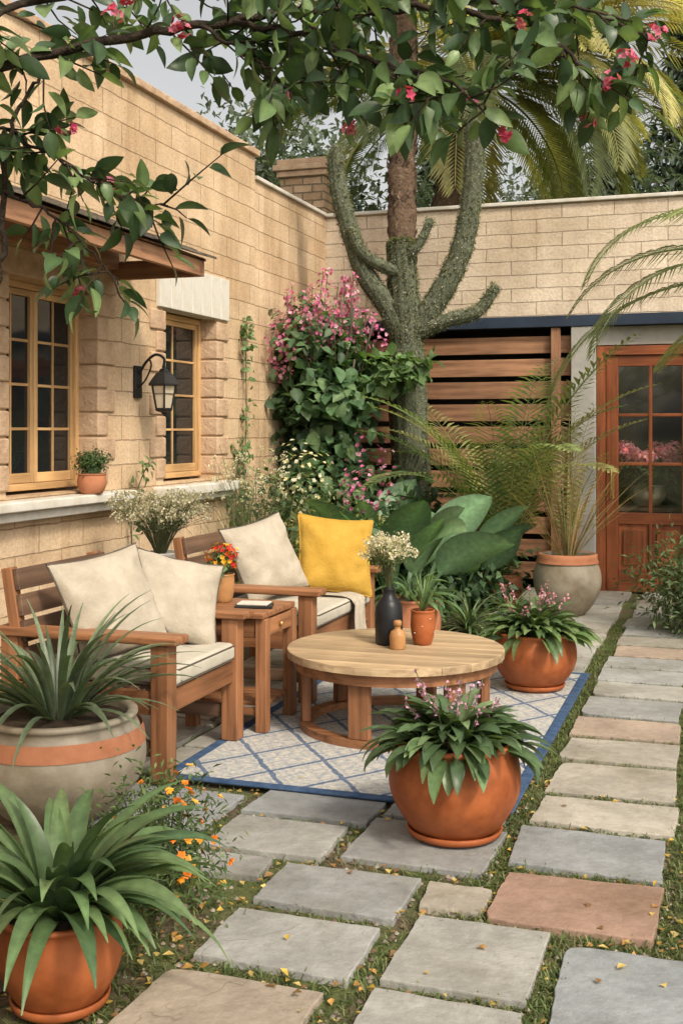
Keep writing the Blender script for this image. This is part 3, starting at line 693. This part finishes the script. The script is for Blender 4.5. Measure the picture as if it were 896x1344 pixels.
for (x,y,s) in ((-1.72,8.0,.42),(-1.5,8.55,.34)):
    A=empty('spider_plant',(x,y,0)); mb=MB()
    for i in range(90): az=U(0,6.28); g=pick([(.10,.16,.06),(.19,.24,.12),(.06,.11,.035)]); blade(mb,(0,0,.02),az,U(.4,1.5),s*U(.7,1.1),.018,U(.9,2),g,7,.3,edge=sc_(g,1.3))
    mb.build('foliage',LEAF,A)
E,z=pot('terracotta_planter',-1.95,7.3,.02,.19,.33,TERRA2,.8,.98,False); mb=hosta(E,z,40,.3,.06,DG,.08); mb.build('foliage',LEAFG,E)

# ---------------------------------------------------------------- small pots and vases
E,z=pot('potted_herb',-3.535,5.93,1.077,.085,.12,TERRA2,.68,.95,False,lip=.06); mb=MB(); clump(mb,(0,0,.19),(.10,.10,.075),1500,.020,[(.06,.12,.035),(.09,.17,.045)],26,asp=.5,sig=.2); mb.build('foliage',LEAF,E)
E,z=pot('potted_flowers',-2.37,5.22,FZ+.563,.058,.14,AMBER,.72,.98,False); mb=MB(); clump(mb,(0,0,.2),(.08,.08,.055),350,.03,DG,10); flowers(mb,(0,0,.225),(.085,.085,.06),80,.017,[(.6,.03,.02),(.7,.12,.02),(.75,.45,.04)],pet=7); mb.build('foliage',[LEAF,FLOWER],E)
V=empty('flower_vase',(-1.55,5.36,FZ+TZ)); mb=MB()
lathe(mb,[(0,0),(.058,0),(.066,.008),(.068,.1),(.066,.185),(.05,.215),(.032,.232),(.028,.26),(.032,.272),(.030,.275),(.024,.27),(.022,.2),(0,.2)],40); mb.build('vase',BLACK,V)
def spray(mb,z0,n,h,sp,cols,ms,per=16,lf=(.16,.21,.08)):
    for i in range(n):
        a=U(0,6.28); r=sp*math.sqrt(U(0,1)); tp=Vector((r*math.cos(a),r*math.sin(a),z0+h*U(.65,1.05))); m=Vector((tp.x*.35,tp.y*.35,z0+h*.45)); tube(mb,smooth([(0,0,z0-.03),m,tp],3),.0014,4,(.12,.14,.06),0)
        for k in range(per):
            d=rv(); p=tp+d*ms*2.2*U(.2,1); diamond(mb,p,rv(),rv(),ms*U(.7,1.4),ms,pick(cols),1)
        for k in range(3): diamond(mb,m.lerp(tp,U(0,.8)),rv(),rv(),.03,.01,pick([lf]),0)
mb=MB(); spray(mb,.27,60,.24,.13,[(.72,.68,.56),(.66,.6,.46),(.55,.52,.42)],.013,20); mb.build('flowers',[LEAF,FLOWER],V)
V=empty('tall_planter',(-3.12,6.0,.01)); mb=MB(); lathe(mb,[(0,0),(.12,0),(.125,.02),(.10,.4),(.095,.6),(.105,.72),(.11,.73),(.1,.73),(.09,.66),(0,.66)],32); mb.build('vase',CONC,V)
mb=MB(); spray(mb,.68,200,.38,.29,[(.5,.47,.37),(.4,.38,.27),(.55,.5,.37)],.014,16,(.13,.16,.08)); mb.build('flowers',[LEAF,FLOWER],V)
V=empty('small_bottle',(-1.475,5.25,FZ+TZ)); mb=MB(); lathe(mb,[(0,0),(.034,0),(.038,.006),(.039,.06),(.032,.085),(.015,.095),(.014,.11),(.02,.113),(.02,.132),(.012,.137),(0,.137)],30); mb.build('bottle',AMBER,V)
E,z=pot('potted_succulent',-1.39,5.40,FZ+TZ,.060,.17,TERRA,.68,.95,False)
mb=MB()
for k in range(22): a=k*.7; lathe(mb,[(0,0),(.005,.002),(.0035,.005)],8,c=(.0575*math.cos(a),.0575*math.sin(a),.06+.035*(k%3)))
mb.build('dots',PLASTER,E)
mb=MB()
for i in range(34): az=U(0,6.28); blade(mb,(0,0,z),az,U(.8,1.5),U(.10,.2),.014,U(-.1,.4),pick([(.15,.24,.09),(.10,.18,.06)]),4,.4)
mb.build('foliage',LEAF,E)

# pink hydrangeas added behind the door pane, standing in for a reflection
E,z=pot('reflected_hydrangea',-.66,10.72,.76,.16,.2,GLAZE,.6,.95,False); mb=MB(); clump(mb,(0,0,.30),(.22,.15,.13),700,.09,DG,16,asp=.6)
for k in range(20):
    flowers(mb,(U(-.25,.25),U(-.12,.05),.46+U(-.05,.09)),(.07,.07,.055),60,.022,[(.85,.3,.48),(.9,.5,.62)],pet=4)
mb.build('foliage',[LEAF,FLOWER],E)
T2=empty('reflection_stand',(-.66,10.74,0)); box('top',(-.35,-.16,.72),(.35,.2,.758),W_DARK,T2)  # added table, only holds the flowers that replace the reflection
for i,(a,b_) in enumerate(((-.33,-.14),(.28,-.14),(-.33,.13),(.28,.13))): box('leg_%d'%i,(a,b_,0),(a+.05,b_+.05,.718),W_DARK,T2)

# ---------------------------------------------------------------- cactus
CA=empty('cactus_tree',(-2.55,9.62,0),TH); mb=MB(); CC=(.14,.155,.105)
def arm(pts,r0,r1,sides=24,ribs=11,nsp=1200):
    P=smooth([(a,d,z) for a,d,z in pts],6); n=len(P); rr=[]
    for i in range(n):
        t=i/(n-1); r=r0+(r1-r0)*t
        if t>.9: r*=math.sqrt(max(.05,1-((t-.9)/.1)**2*.92))
        rr.append(r*(1+.04*math.sin(i*1.9)))
    tube(mb,P,rr,sides,CC,0,ribs,.16)
    for _ in range(nsp):
        i=R.randrange(n-1); p=P[i].lerp(P[i+1],U(0,1)); t=(P[i+1]-P[i]).normalized(); d=rv(); d=(d-t*d.dot(t)).normalized()
        q=p+d*rr[i]*.99; diamond(mb,q,(d+rv()*.7).normalized(),t,U(.016,.034),.013,pick([(.17,.19,.12),(.27,.27,.19),(.10,.13,.07),(.36,.33,.25)]),1)
arm([(0,0,0),(-.01,0,.8),(-.05,0,1.88),(-.07,0,2.34),(-.10,0,2.74),(-.12,0,3.02),(-.13,0,3.12)],.165,.10,nsp=6000)
arm([(-.08,0,2.2),(-.24,-.03,2.52),(-.43,-.05,2.8),(-.57,-.05,3.2),(-.66,-.05,3.55),(-.69,-.05,3.92)],.095,.07,nsp=2200)
arm([(.0,0,2.3),(.2,-.04,2.6),(.36,-.05,2.9),(.46,-.05,3.27),(.51,-.05,3.73),(.515,-.05,4.22)],.105,.08,nsp=2500)
arm([(.02,-.02,2.3),(.28,-.1,2.40),(.53,-.12,2.47),(.70,-.12,2.70)],.07,.045,nsp=900)
arm([(-.1,-.05,2.93),(.03,-.1,3.05),(.14,-.1,3.28)],.045,.035,nsp=300)
arm([(-.1,-.05,2.8),(-.33,-.12,2.88),(-.48,-.14,3.0),(-.56,-.14,3.2)],.055,.04,nsp=500)
CACT=colmat('cactus_skin',.8,0,35,.9,.2,(.55,1.35),.02)
mb.build('trunk_and_arms',[CACT,LEAF],CA)
def palm(name,x,y,pts,r,n,L,cols,leafL=.5,elr=(-.3,1.3),droop=(.8,1.7),w=.03,nl=46,extra=()):
    E=empty(name,(x,y,0),TH); mb=MB(); P=smooth(pts,10); n2=len(P)
    tube(mb,P,[r*(1.1-.2*i/n2)*(1+.07*(i%3-1)) for i in range(n2)],16,(.17,.115,.08),1)
    for _ in range(900):
        i=R.randrange(n2-1); p=P[i].lerp(P[i+1],U(0,1)); a=U(0,6.28); d=Vector((math.cos(a),math.sin(a),.4)).normalized(); diamond(mb,p+d*r*.93,(d*.5+Vector((0,0,.9))).normalized(),d,U(.06,.12),.05,pick([(.2,.14,.1),(.12,.08,.055),(.25,.18,.13)]),1)
    top=P[-1]
    for i in range(n): frond(mb,top,U(0,6.28) if i%4 else U(-1.2,.6),U(*elr),L*U(.8,1.1),U(*droop),leafL,nl,cols,w,.8,.018)
    for a,e,l,dr in extra: frond(mb,top,a,e,l,dr,leafL*1.15,nl,cols,w,.9,.014)
    mb.build('trunk_and_fronds',[LEAF,BARK],E); return E
palm('palm_tree',-2.62,9.95,[(-.06,0,0),(-.12,0,2),(-.13,0,3.4),(-.12,0,4.6),(-.1,0,6.2)],.125,26,2.2,[(.14,.2,.055),(.18,.24,.065)],elr=(-.1,1.3),leafL=.45)
palm('palm_tree',-3.1,12.7,[(.0,0,0),(0.05,0,2),(.1,0,4),(.45,0,5.4)],.16,54,2.7,[(.26,.28,.08),(.38,.35,.10),(.46,.38,.11),(.18,.23,.08)],elr=(-.2,1.35),leafL=.6,w=.036,nl=60,
     extra=[(-.5,.75,3.0,1.7),(-.2,.5,3.2,1.5),(-.9,.9,2.9,1.9),(0,.9,3.3,1.8),(-.4,.2,2.9,1.3),(-.3,1.0,3.2,2.1),(-.1,.2,3,1.4),(-.7,.4,2.8,1.8)])
palm('palm_tree',.75,8.9,[(0,0,0),(.02,0,1.0),(.0,0,2.0),(-.02,0,2.4)],.12,10,1.6,[(.17,.22,.07),(.24,.27,.085)],elr=(-.1,1.2),leafL=.36,w=.024,nl=54,
     extra=[(math.pi,.30,2.4,1.6),(math.pi+.18,.5,2.15,1.8),(math.pi-.25,.65,2.1,1.7),(math.pi+.1,.9,2.2,2.1)])

# ---------------------------------------------------------------- shrubs
def shrub(name,x,y,parts,stems=0,fl=()):
    E=empty(name,(x,y,0)); mb=MB()
    for s_ in range(stems): a=U(0,6.28); c_,r_=parts[0][0],parts[0][1]; tube(mb,smooth([(U(-.05,.05),U(-.05,.05),0),(c_[0]*.4+U(-.2,.2)*r_[0],c_[1]*.4,c_[2]*.5),(c_[0]+U(-.6,.6)*r_[0],c_[1]+U(-.6,.6)*r_[1],c_[2]+U(-.5,.8)*r_[2])],4),.007,6,(.12,.09,.05),0)
    for p in parts: clump(mb,*p[:6],**(p[6] if len(p)>6 else {}))
    for f in fl: flowers(mb,*f)
    mb.build('foliage',[LEAF,FLOWER],E); return E
PK=[(.58,.15,.31),(.68,.27,.43),(.5,.12,.27),(.74,.42,.55)]
GD=[(.05,.11,.045),(.072,.15,.058),(.11,.19,.075)]
E=empty('bougainvillea',(-3.3,9.4,0)); mb=MB()
for i in range(16):
    tx,ty,tz=U(-.25,.5),U(-.5,.3),U(1.6,2.6); tube(mb,smooth([(U(-.1,.1),U(-.1,.1),0),(tx*.3,ty*.3,tz*.5),(tx,ty,tz)],5),[.016]*6+[.01]*5,6,(.13,.10,.07),0)
clump(mb,(.0,-.05,1.68),(.46,.45,.5),1300,.13,GD,26,asp=.7,big=True)
clump(mb,(.6,-.05,1.93),(.55,.25,.2),330,.105,[(.09,.17,.05),(.12,.21,.065)],9,asp=.68,big=True,sig=.16)
clump(mb,(-.05,-.2,2.2),(.34,.38,.34),850,.09,GD+[(.13,.21,.08)],16,asp=.65,big=True)
clump(mb,(.05,0,1.05),(.45,.45,.45),1000,.12,GD,18,asp=.65,big=True)
for k in range(22):
    bx,by=U(-.3,.3),U(-.6,.1); bz=U(1.98,2.3); h=U(.25,.66)*(1-.55*max(0,bx)); lx,ly=U(-.08,.1),U(-.08,.08)
    tube(mb,[(bx,by,bz-.2),(bx+lx,by+ly,bz+h)],.004,5,(.13,.15,.06),0)
    for j in range(int(70*h)+12):
        t=U(0,1); wd=.085*(1-.6*t); flowers(mb,(bx+lx*t,by+ly*t,bz+h*t),(wd,wd,wd),1,.024,PK,pet=5)
for (c_,r_,n_) in (((-.1,-.25,2.3),(.26,.3,.2),130),((.1,-.1,2.32),(.22,.2,.14),70),((.36,0,2.38),(.16,.16,.12),60),((-.22,-.5,2.15),(.1,.2,.28),120),((.45,.1,2.25),(.1,.1,.15),30),((.45,-.2,1.25),(.25,.2,.2),40)):
    flowers(mb,c_,r_,n_,.024,PK,pet=5)
mb.build('foliage',[LEAF,FLOWER],E)
shrub('flowering_shrub',-3.15,8.35,[((0,0,.72),(.35,.5,.45),1500,.07,GD+[(.15,.2,.07)],26),((.35,.3,.55),(.4,.4,.35),1000,.08,GD,16)],14,
   [((0,0,1.05),(.3,.45,.32),100,.024,[(.72,.66,.4),(.68,.66,.52)]),((.45,.3,.98),(.22,.3,.22),80,.024,PK)])
shrub('flowering_shrub',-2.75,9.3,[((0,0,.5),(.5,.4,.45),1200,.11,GD,22,dict(asp=.6)),((.5,.1,.5),(.4,.3,.4),700,.11,GD,14,dict(asp=.6))],8,[((0,0,.95),(.4,.3,.25),50,.024,PK)])
shrub('yellow_shrub',-2.62,7.45,[((0,0,.50),(.38,.45,.40),3200,.033,[(.2,.2,.04),(.27,.25,.05),(.13,.15,.035)],36)],10)
shrub('low_shrub',-2.35,8.6,[((0,0,.3),(.4,.4,.3),1000,.09,GD,18,dict(asp=.6)),((.5,.4,.3),(.4,.3,.3),800,.09,GD,18,dict(asp=.6))])
shrub('fern_bush',-.16,8.5,[((0,0,.38),(.42,.5,.42),5200,.06,[(.08,.14,.05),(.12,.18,.07),(.17,.23,.10)],46,dict(asp=.3))],6)
shrub('low_shrub',.5,7.2,[((0,0,.3),(.35,.7,.3),1600,.06,GD,30)]); shrub('low_shrub',.26,3.75,[((0,0,.06),(.18,.45,.1),1300,.03,GD,20)])
E=empty('ornamental_grass',(-3.25,7.75,0)); mb=MB()
for i in range(190): az=U(0,6.28); blade(mb,(U(-.15,.15),U(-.3,.3),0),az,U(1.1,1.52),U(.8,1.4),.009,U(.3,1.2),pick([(.16,.2,.07),(.24,.24,.11),(.11,.15,.05)]),7,.2)
spray(mb,.3,60,1.0,.34,[(.68,.63,.44),(.62,.6,.48)],.015,14); mb.build('foliage',[LEAF,FLOWER],E)
E=empty('climbing_vine',(XW+.02,8.25,0)); mb=MB()
for (P) in ([(.02,.1,.3),(.03,.0,1.0),(.02,.08,1.5),(.03,.05,2.1),(.02,.1,2.3)],[(.03,-.05,.3),(.05,-.2,.9),(.04,-.1,1.3)],[(.02,-1.75,.5),(.03,-1.78,.9),(.05,-1.72,1.1),(.1,-1.68,1.25)]):
    Q=smooth(P,8); tube(mb,Q,.004,5,(.1,.12,.05))
    for i,q in enumerate(Q):
        for k in range(R.choice((1,3,6,9)) if P[0][1]>-1 else 2):
            d=(rv()+Vector((.5,0,-.2))).normalized(); leaf(mb,q+rv()*.055,d,Vector((1,0,.4)),U(.035,.07),U(.025,.05),pick([(.08,.15,.045),(.12,.2,.065)]),3)
mb.build('foliage',LEAF,E)

# ---------------------------------------------------------------- background trees
def bigtree(name,x,y,h,cr,cols,n=3500,size=.16,cz=None):
    E=empty(name,(x,y,0)); mb=MB(); cz=cz or h*.68
    tube(mb,smooth([(0,0,0),(.1,0,h*.3),(0,.1,h*.6),(.1,0,h*.85)],4),lerp(.18,.05,13),8,(.1,.08,.06),0)
    for k in range(9):
        a=U(0,6.28); z=U(.35,.7)*h; tube(mb,[(0,0,z),(cr*.4*math.cos(a),cr*.4*math.sin(a),z+.12*h),(cr*.8*math.cos(a),cr*.8*math.sin(a),z+.2*h)],[.06,.04,.015],6,(.1,.08,.06),0)
    clump(mb,(0,0,cz),(cr,cr,h-cz),n,size,cols,46,asp=.5,sig=.2); mb.build('foliage',[LEAF],E)
HAZE_GREENS=[(.095,.135,.09),(.125,.17,.115),(.155,.195,.14)]  # greens paled so distance haze sits in the leaf colour
bigtree('background_tree',-6.2,15,6.4,1.9,HAZE_GREENS,7000,.14); bigtree('background_tree',-5.1,13.4,5.0,1.2,HAZE_GREENS,5000,.13); bigtree('background_tree',-4.0,16.5,5.4,1.7,HAZE_GREENS,6000,.14)
bigtree('background_tree',-.8,15.0,4.9,1.4,HAZE_GREENS,6000,.14); bigtree('background_tree',1.4,15.5,5.2,1.8,HAZE_GREENS,5000,.15)
bigtree('background_tree',-2.5,16.2,5.2,1.6,[(.125,.165,.125),(.155,.20,.15)],6000,.14)  # leaf colours paled for painted haze here too
def pine(x,y,h,cols):
    E=empty('pine_tree',(x,y,0)); mb=MB(); tube(mb,[(0,0,0),(0,0,h)],[.2,.02],8,(.1,.08,.06))
    z=h*.18
    while z<h:
        rr=(h-z)*.27+.15
        for k in range(11):
            a=U(0,6.28); L=rr*U(.7,1.15); tip=Vector((L*math.cos(a),L*math.sin(a),z-L*.18+.1)); o=Vector((0,0,z))
            tube(mb,[o,tip],[.03,.006],4,(.09,.07,.05))
            for j in range(int(14+L*16)):
                t=U(.12,1); p=o.lerp(tip,t); d=(tip-o).normalized()*.6+rv()*.7+Vector((0,0,-.25)); diamond(mb,p,d.normalized(),Vector((0,0,1)),U(.16,.32),.06,pick(cols))
        z+=h*.03
    mb.build('foliage',LEAF,E)
PC=[(.10,.14,.115),(.13,.175,.145),(.085,.12,.1)]  # lighter bluish greens, haze painted into the needles
for x,y,h in ((-1.5,17.3,6.6),(-.55,18.2,7.9),(.6,19,7.4),(-2.6,19.5,6.4),(1.9,19,7.6),(-5.2,21,7.0)): pine(x,y,h,PC)

# ---------------------------------------------------------------- overhanging flowering tree in the foreground
E=empty('flowering_tree',(-1.646,1.77,0),TH); mb=MB(); bark=(.06,.045,.034)
def T_(p): return Vector((p[0]+1.0,p[1]-2.2,p[2]))
tube(mb,smooth([T_(p) for p in ((-1.0,2.2,0),(-1.02,2.2,.8),(-.99,2.2,1.5),(-1.0,2.2,1.95),(-.9,2.25,2.12))],4),lerp(.045,.022,17),10,bark,1)
BRS=[([(-1.0,2.2,1.9),(-.9,2.25,2.1),(-.72,2.35,2.19),(-.48,2.4,2.27),(-.24,2.4,2.31),(0,2.4,2.34),(.25,2.4,2.33),(.45,2.45,2.28),(.58,2.5,2.20)],.013,.85),
([(-.24,2.4,2.31),(-.1,2.3,2.25),(.05,2.25,2.18),(.18,2.2,2.13),(.28,2.2,2.07)],.007,.95),
([(0,2.4,2.33),(.15,2.5,2.37),(.35,2.5,2.39),(.53,2.5,2.37),(.68,2.5,2.30)],.007,.75),
([(-.9,2.25,2.1),(-.7,2.5,2.38),(-.3,2.6,2.46),(.1,2.7,2.48),(.45,2.7,2.46)],.01,1.0),
([(-.9,2.25,2.1),(-.75,2.4,2.10),(-.65,2.4,2.05),(-.55,2.4,1.99),(-.45,2.4,1.94),(-.36,2.4,1.92)],.005,.55),
([(-.99,2.2,1.2),(-.78,2.35,1.55),(-.715,2.4,1.8),(-.71,2.4,1.98),(-.69,2.4,2.1),(-.62,2.38,2.2)],.010,.12),
([(-.71,2.4,1.95),(-.6,2.4,1.9),(-.52,2.4,1.82),(-.47,2.4,1.76)],.004,.5),
([(-.3,2.4,2.30),(-.2,2.35,2.23),(-.14,2.3,2.17),(-.12,2.3,2.12)],.005,.8),
([(-.1,2.5,2.36),(.0,2.5,2.28),(.12,2.5,2.22),(.2,2.5,2.19)],.005,.8),
([(-.9,2.2,2.1),(-.7,2.1,2.27),(-.5,2.05,2.31),(-.25,2.0,2.30),(.0,2.05,2.31),(.2,2.1,2.32)],.008,.95)]
FG=[(.035,.08,.024),(.055,.11,.03),(.085,.155,.04),(.03,.068,.024),(.13,.21,.055)]
def twigleaves(a,b_,n,Ls):
    d=(b_-a).normalized()
    for i in range(n):
        t=(i+.7)/n; p=a.lerp(b_,t); s=d.orthogonal().normalized(); s=Matrix.Rotation(U(0,6.28),3,d)@s
        ld=(d*.7+s*.9+Vector((0,0,-.15))).normalized() if i<n-1 else d
        nn=(Vector((0,0,1))+rv()*.9).normalized(); L=Ls*U(.65,1.2); g=pick(FG,.8,1.2)
        leaf(mb,p+ld*.006,ld,nn,L,L*U(.42,.6),g,6,U(.1,.5),1.4,0)
for pts,r,dens in BRS:
    Q=smooth([T_(p) for p in pts],8); n=len(Q)
    Q=[q+rv()*.006 for q in Q]
    tube(mb,Q,lerp(r,r*.35,n),7,bark,1)
    for i in range(3,n):
        if R.random()<dens:
            t=(Q[i]-Q[i-1]).normalized(); d=(t*.6+rv()*.95+Vector((0,0,-.10))).normalized(); e=Q[i]+d*U(.06,.17)
            tube(mb,[Q[i],Q[i].lerp(e,.5)+rv()*.008,e],[.0025,.002,.0012],5,bark,1); twigleaves(Q[i],e,R.randint(4,7),.064)
            if R.random()<.09: flowers(mb,e+Vector((0,-.015,-.008)),(.016,.014,.014),6,.013,[(.5,.05,.12),(.62,.18,.28)],2,5)
for p in ((-.47,2.36,2.31),(.38,2.36,2.30),(.6,2.42,2.24),(.68,2.47,2.31),(-.44,2.36,2.35),(.57,2.42,2.19),(-.33,2.36,2.28)): flowers(mb,T_(p),(.02,.016,.016),8,.013,[(.48,.05,.11),(.62,.17,.27)],2,5)
mb.build('trunk_and_foliage',[LEAFG,BARK,FLOWER],E)

# ---------------------------------------------------------------- light, sky, camera
sd=Vector((.62,-.50,.80)).normalized()
sl=bpy.data.lights.new('sun','SUN'); sl.energy=2.5; sl.angle=math.radians(7); sl.color=(1,.89,.72)
so=bpy.data.objects.new('sun',sl); sc.collection.objects.link(so); so.rotation_euler=(-sd).to_track_quat('-Z','Y').to_euler(); so.location=(5,-4,8)
w=bpy.data.worlds.new('World'); sc.world=w; w.use_nodes=True; nt=w.node_tree; bg=nt.nodes['Background']
sk=nt.nodes.new('ShaderNodeTexSky'); sk.sky_type='NISHITA'; sk.sun_disc=False; sk.sun_elevation=math.asin(sd.z); sk.sun_rotation=math.atan2(sd.x,sd.y)
sk.dust_density=5; sk.air_density=1.0; sk.ozone_density=.6
hs=nt.nodes.new('ShaderNodeHueSaturation'); hs.inputs['Saturation'].default_value=.3; hs.inputs['Value'].default_value=1.45
wm=nt.nodes.new('ShaderNodeMix'); wm.data_type='RGBA'; wm.blend_type='MULTIPLY'; wm.inputs[0].default_value=1; wm.inputs[7].default_value=(1.05,1.0,.92,1)
nt.links.new(sk.outputs[0],hs.inputs['Color']); nt.links.new(hs.outputs[0],wm.inputs[6]); nt.links.new(wm.outputs[2],bg.inputs[0]); bg.inputs[1].default_value=.14
cd=bpy.data.cameras.new('camera'); cam=bpy.data.objects.new('camera',cd); sc.collection.objects.link(cam); sc.camera=cam
cam.location=(0,0,1.45); cam.rotation_euler=(math.radians(90),0,TH); cd.sensor_fit='VERTICAL'; cd.sensor_height=36; cd.lens=1500/1344*36; cd.shift_y=-107/1344; cd.clip_end=500; cd.clip_start=.05
sc.view_settings.view_transform='Standard'; sc.view_settings.look='None'; sc.view_settings.exposure=0
